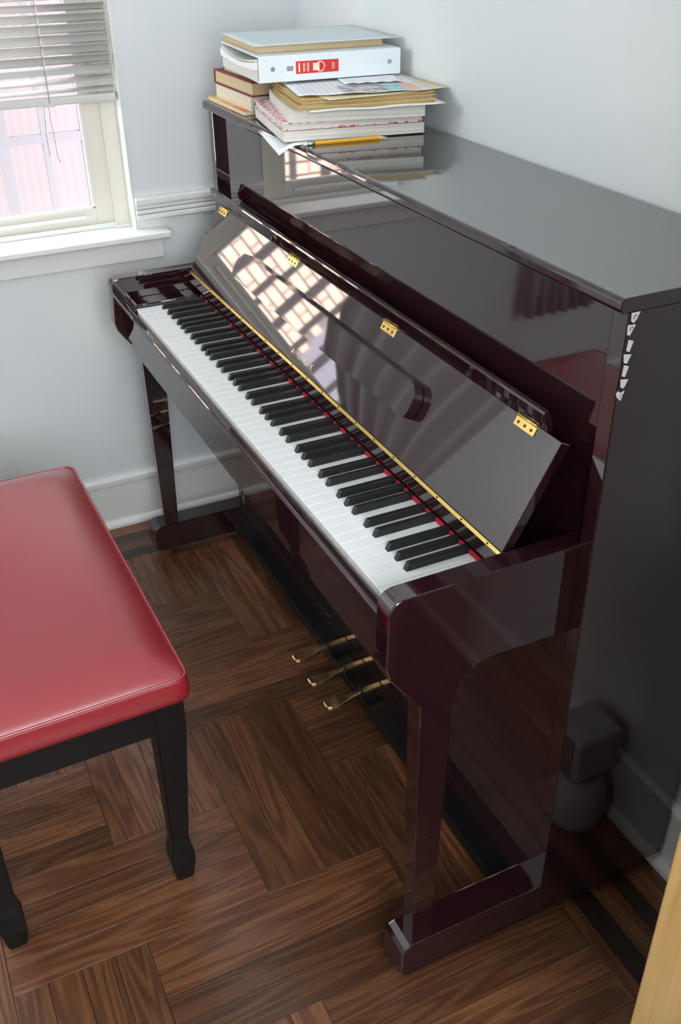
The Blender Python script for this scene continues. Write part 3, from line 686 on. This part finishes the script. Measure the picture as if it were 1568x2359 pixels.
zz = H+.0005
sheet('loose_page', 'thin white page drooping over the lid edge beneath the book pile', loc(-.012, -.012, zz), ROT-2, .12, .285, 'paper', lambda u, v: .0009-.016*max(0, .30-u)**1.5/.165*(1-.55*v), n=12)
b1 = book('score_book', 'thick worn softcover score with off-white pages at the bottom of the pile', (.2155, .820, zz+.0012), -10, .276, .262, .0205, 'darkcover', 'pages', ct=.0008, inset=.0012)
b2 = book('pink_notebook', 'notebook with pink and white patterned covers in the book pile', (.2150, .819, zz+.022), -10, .270, .256, .0138, 'pink', 'pages', ct=.0026, inset=.003)
b3 = book('white_paperback', 'thick white softcover book above the pink patterned notebook', (.224, .813, zz+.0361), -14, .258, .245, .0212, 'whitecover', 'pages', ct=.0008, inset=.001)
z = zz+.0576
sheet('loose_sheet', 'bent white sheet poking out under the manila folders', loc(.045, -.030, z), ROT-3, .255, .20, 'paper', lambda u, v: .0008+.004*max(0, u-.6)*max(0, 1-v*3)+.0015*math.sin(u*7)**2*(1-v))
sheet('loose_sheet', 'flat white sheet lying on the thick white softcover book', loc(.035, -.004, z+.0012), ROT+1, .262, .20, 'paper', lambda u, v: .0008)
z += .0022
def folder(label, a, b, z, rot, w_, d_, t, m):
    r = empty('manila_folder', loc(a, b, z), R2(rot)); tag(r, label, 'folder', 'manila folders in the pile')
    for nm, h0, h1, e in (('bottom_leaf', 0, .0008, .0), ('top_leaf', t-.0008, t, .004)):
        bm = bmesh.new(); bx(bm, e, w_, 0, d_-e, h0, h1); obj(nm, bm, m, r)
    bm = bmesh.new(); bx(bm, .006, w_-.006, .006, d_-.010, .0008, t-.0008); obj('papers', bm, 'pages_tan', r)
folder('manila folder lowest of the pile of three tan ones', .022, -.016, z, ROT-2, .266, .225, .0052, 'manila')
folder('manila folder in the middle of the three tan ones', .032, -.006, z+.0056, ROT-1.5, .262, .225, .0050, 'manila')
folder('manila folder topmost of the three tan ones', .030, -.004, z+.0110, ROT-1, .262, .222, .0044, 'manila')
sheet('pale_folder', 'pale cream folder jutting out to the right under the printed sheet', (.288, .772, z+.0158), 0, .247, .19, 'manila_pale', lambda u, v: .0008+.005*max(0, u-.55)*1.2, cat='folder', th=.0008)
sheet('printed_sheet', 'printed white sheet with photo, teal and peach blocks in front of the binder', (.2455, .813, z+.0195), -13, .250, .20, 'print', lambda u, v: .001+.0028*max(0, .55-v)*math.sin(u*9+1)**2-.0012*max(0, .3-u))
sheet('torn_sheet', 'crumpled white sheet lying over the printed one before the binder', (.368, .872, z+.0228), -13, .118, .09, 'paper', lambda u, v: .001+.003*max(0, .6-v)*math.sin(u*13)**2)
# back stack, left
book('magazine', 'thin orange and yellow magazine at the far corner of the lid', (.2485, 1.108, zz), 0.5, .215, .218, .0085, 'magazine', 'pages_cream', spine='+x', ct=.0008, inset=.001)
cb = book('cream_book', 'cream paged book clipped with a black binder clip on the magazine', (.262, 1.100, zz+.0088), 1.0, .20, .205, .0265, 'whitecover', 'pages_cream', spine='+x', ct=.0008, inset=.001)
bm = bmesh.new(); pr(bm, [(.0, -.010), (.012, -.010), (.012, -.0005), (.0, -.0005)], 'z', .002, .022, bev=.001); o = obj('binder_clip', bm, 'ink'); o.location = (.268, 1.318, zz+.0092); tag(o, 'small black binder clip on the far end of the cream paged book', 'clip')
book('hardcover_book', 'old dark red hardcover with tan pages left of the binder', (.2655, 1.1005, zz+.0356), 0.8, .19, .222, .0290, 'redcover', 'pages_tan', spine='+y', ct=.0032, inset=.003)
book('tan_paperback', 'tan softcover book lying on the red hardcover', (.280, 1.098, zz+.0650), 1.5, .18, .19, .0140, 'tan_env', 'pages_cream', spine='+x', ct=.0008, inset=.001)
# ring binder
bz = 1.2305
bd = empty('ring_binder', (.2235, .944, bz), R2(-4.5)); tag(bd, 'white ring binder with a red spine label near the top of the pile', 'binder')
bw, bdp, bh = .292, .262, .0465
box('spine', (0, bw, 0, .0035, 0, bh), 'binder', bd, bev=.0014)
box('cover', (0, bw, .0035, bdp, 0, .003), 'binder', bd, bev=.001); box('cover', (0, bw, .0035, bdp, bh-.003, bh), 'binder', bd, bev=.001)
def binder_papers(k0, z0, z1, m):
    bm = bmesh.new(); n = 12; rows = []
    for i in range(n+1):
        v = i/n; y = .012+v*(bdp-.022); sag = 1-.42*math.sin(min(1, v*1.0)*PI)**1.0
        a = .004+z0*(.4+.6*sag); b = .004+z1*(.30+.70*sag)
        rows.append([bm.verts.new((x, y, zz_)) for x in (-.002-k0, bw-.01) for zz_ in (a, b)])
    for A, B in zip(rows, rows[1:]):
        for f in ((0, 1), (1, 3), (3, 2), (2, 0)): bm.faces.new((A[f[0]], A[f[1]], B[f[1]], B[f[0]]))
    bm.faces.new((rows[0][0], rows[0][1], rows[0][3], rows[0][2])); bm.faces.new((rows[-1][0], rows[-1][1], rows[-1][3], rows[-1][2]))
    obj('papers', bm, m, bd)
binder_papers(0, 0, .018, 'pages'); binder_papers(.004, .0185, .032, 'paper'); binder_papers(.001, .0325, .037, 'pages')
lb = box('label', (.0735, .1605, -.0006, .0002, .0125, .0345), 'label_red', bd)
bm = bmesh.new()
for a, b, c_, d_ in [(.0785, .0815, .0155, .0315), (.088, .0892, .016, .031), (.0905, .0917, .016, .031), (.096, .0972, .016, .031), (.0985, .0997, .016, .031), (.108, .121, .017, .030), (.147, .1482, .017, .030), (.1505, .1517, .018, .029)]: bx(bm, a, b, -.0009, -.0005, c_, d_)
pts = [(.123+.0085*math.cos(t), -.0009, .0235+.0085*math.sin(t)) for t in [(-PI*.8+i*PI*1.6/16) for i in range(17)]]
tube(bm, pts, .0012, 6); obj('label_print', bm, 'cream', lb)
bm = bmesh.new(); bx(bm, .050, .0705, -.0004, .0002, .014, .032, 0)
for i in range(7): bx(bm, .0545+i*.0021, .0545+i*.0021+(.0012 if i % 3 else .0007), -.0007, -.0003, .0185, .0275, 1)
obj('barcode_label', bm, ['paper', 'ink'], bd)
for x in (.027, .268):
    bm = bmesh.new(); disc(bm, Vector((x, -.0004, .0235)), Vector((0, -1, 0)), .0042, .0016, 0, 16); obj('rivet', bm, 'steel', bd)
ev = bz+bh
book('padded_envelope', 'bulging tan envelope lying on top of the white binder', (.238, .985, ev+.0003), -3, .262, .215, .0135, 'tan_env', 'tan_env', spine='-y', ct=.0012, inset=.0015, cat='envelope')
sheet('glossy_folder', 'pale blue-grey sheet topmost on the pile over the tan envelope', (.2265, .972, ev+.0142), -4, .298, .235, 'pale_sheet', lambda u, v: .0012+.002*abs(u-.5)*v, th=.0009)
# pencil
pe = empty('pencil', (.2425, .785, H+.0035), math.atan2(.767-.785, .405-.2425)); tag(pe, 'yellow pencil lying on the lid in front of the books', 'pencil')
bm = bmesh.new(); tube(bm, [(.020, 0, 0), (.146, 0, 0)], .0036, 6); obj('barrel', bm, 'pencil', pe)
for f in pe.children[0].data.polygons: f.use_smooth = False
tubeobj('ferrule', [(.006, 0, 0), (.020, 0, 0)], .0034, 'ferrule', pe, n=10); tubeobj('eraser', [(-.001, 0, 0), (.006, 0, 0)], .0034, 'eraser', pe, n=10)
tubeobj('sharpened_tip', [(.146, 0, 0), (.163, 0, -.001)], [.0035, .0009], 'pencil_wood', pe, n=6); tubeobj('lead', [(.163, 0, -.001), (.166, 0, -.0012)], [.0009, .0003], 'ink', pe, n=6)

# ------------------------------------------------------------------ small white appliance on the floor behind the door
ap = empty('humidifier', (.455, -.282, 0)); tag(ap, 'small pale plastic humidifier on the floor, seen mirrored in the piano side', 'appliance')
def lathe(name, prof_, m, parent, n=28):
    bm = bmesh.new(); rings = [[bm.verts.new((r_*math.cos(2*PI*k/n), r_*math.sin(2*PI*k/n), z_)) for k in range(n)] for r_, z_ in prof_]
    for A, B in zip(rings, rings[1:]):
        for k in range(n): f = bm.faces.new((A[k], A[(k+1) % n], B[(k+1) % n], B[k])); f.smooth = True
    bm.faces.new(rings[0][::-1]); bm.faces.new(rings[-1]); return obj(name, bm, m, parent)
lathe('water_tank', [(.040, 0), (.050, .006), (.056, .022), (.057, .05), (.055, .09), (.046, .115), (.034, .124)], 'grey_plastic', ap)
lathe('collar', [(.034, .1245), (.034, .140), (.046, .146)], 'darkcover', ap)
box('body', (-.05, .05, -.045, .045,   .146, .25), 'grey_plastic', ap, bev=.012, seg=3)
box('grille_panel', (-.052, -.0495, -.03, .03, .16, .24), 'darkcover', ap)
# ------------------------------------------------------------------ open pine door at the right edge
DA = Vector((.088, -.470)); DB = Vector((.525, -1.060)); dv = (DB-DA); DL = dv.length; ang = math.atan2(dv.y, dv.x)
pd = empty('pine_door', (DA.x, DA.y, .008), ang); tag(pd, 'pale unpainted pine door standing open at the lower right edge', 'door')
def stick(name, x0, x1, z0, z1, y0=-.0, y1=.036, upright=True, bev=.002):
    # board with its length along local x so that the grain follows it
    L, Wd = (z1-z0, x1-x0) if upright else (x1-x0, z1-z0)
    bm = bmesh.new(); bx(bm, -L/2, L/2, -Wd/2, Wd/2, y0, y1, bev=bev)
    o = obj(name, bm, 'pine', pd)
    if upright: o.matrix_local = Matrix(((0, 1, 0, (x0+x1)/2), (0, 0, 1, 0), (1, 0, 0, (z0+z1)/2), (0, 0, 0, 1)))
    else: o.matrix_local = Matrix(((1, 0, 0, (x0+x1)/2), (0, 0, 1, 0), (0, 1, 0, (z0+z1)/2), (0, 0, 0, 1)))
    return o
stick('stile', 0, .105, 0, 1.98); stick('stile', DL-.105, DL-.01, 0, 1.98)
for z0, z1 in ((0, .20), (.86, .98), (1.86, 1.98)): stick('rail', .1055, DL-.1055, z0, z1, upright=False)
stick('panel', .1055, DL-.1055, .2005, .8595, .012, .026, True); stick('panel', .1055, DL-.1055, .9805, 1.8595, .012, .026, True)
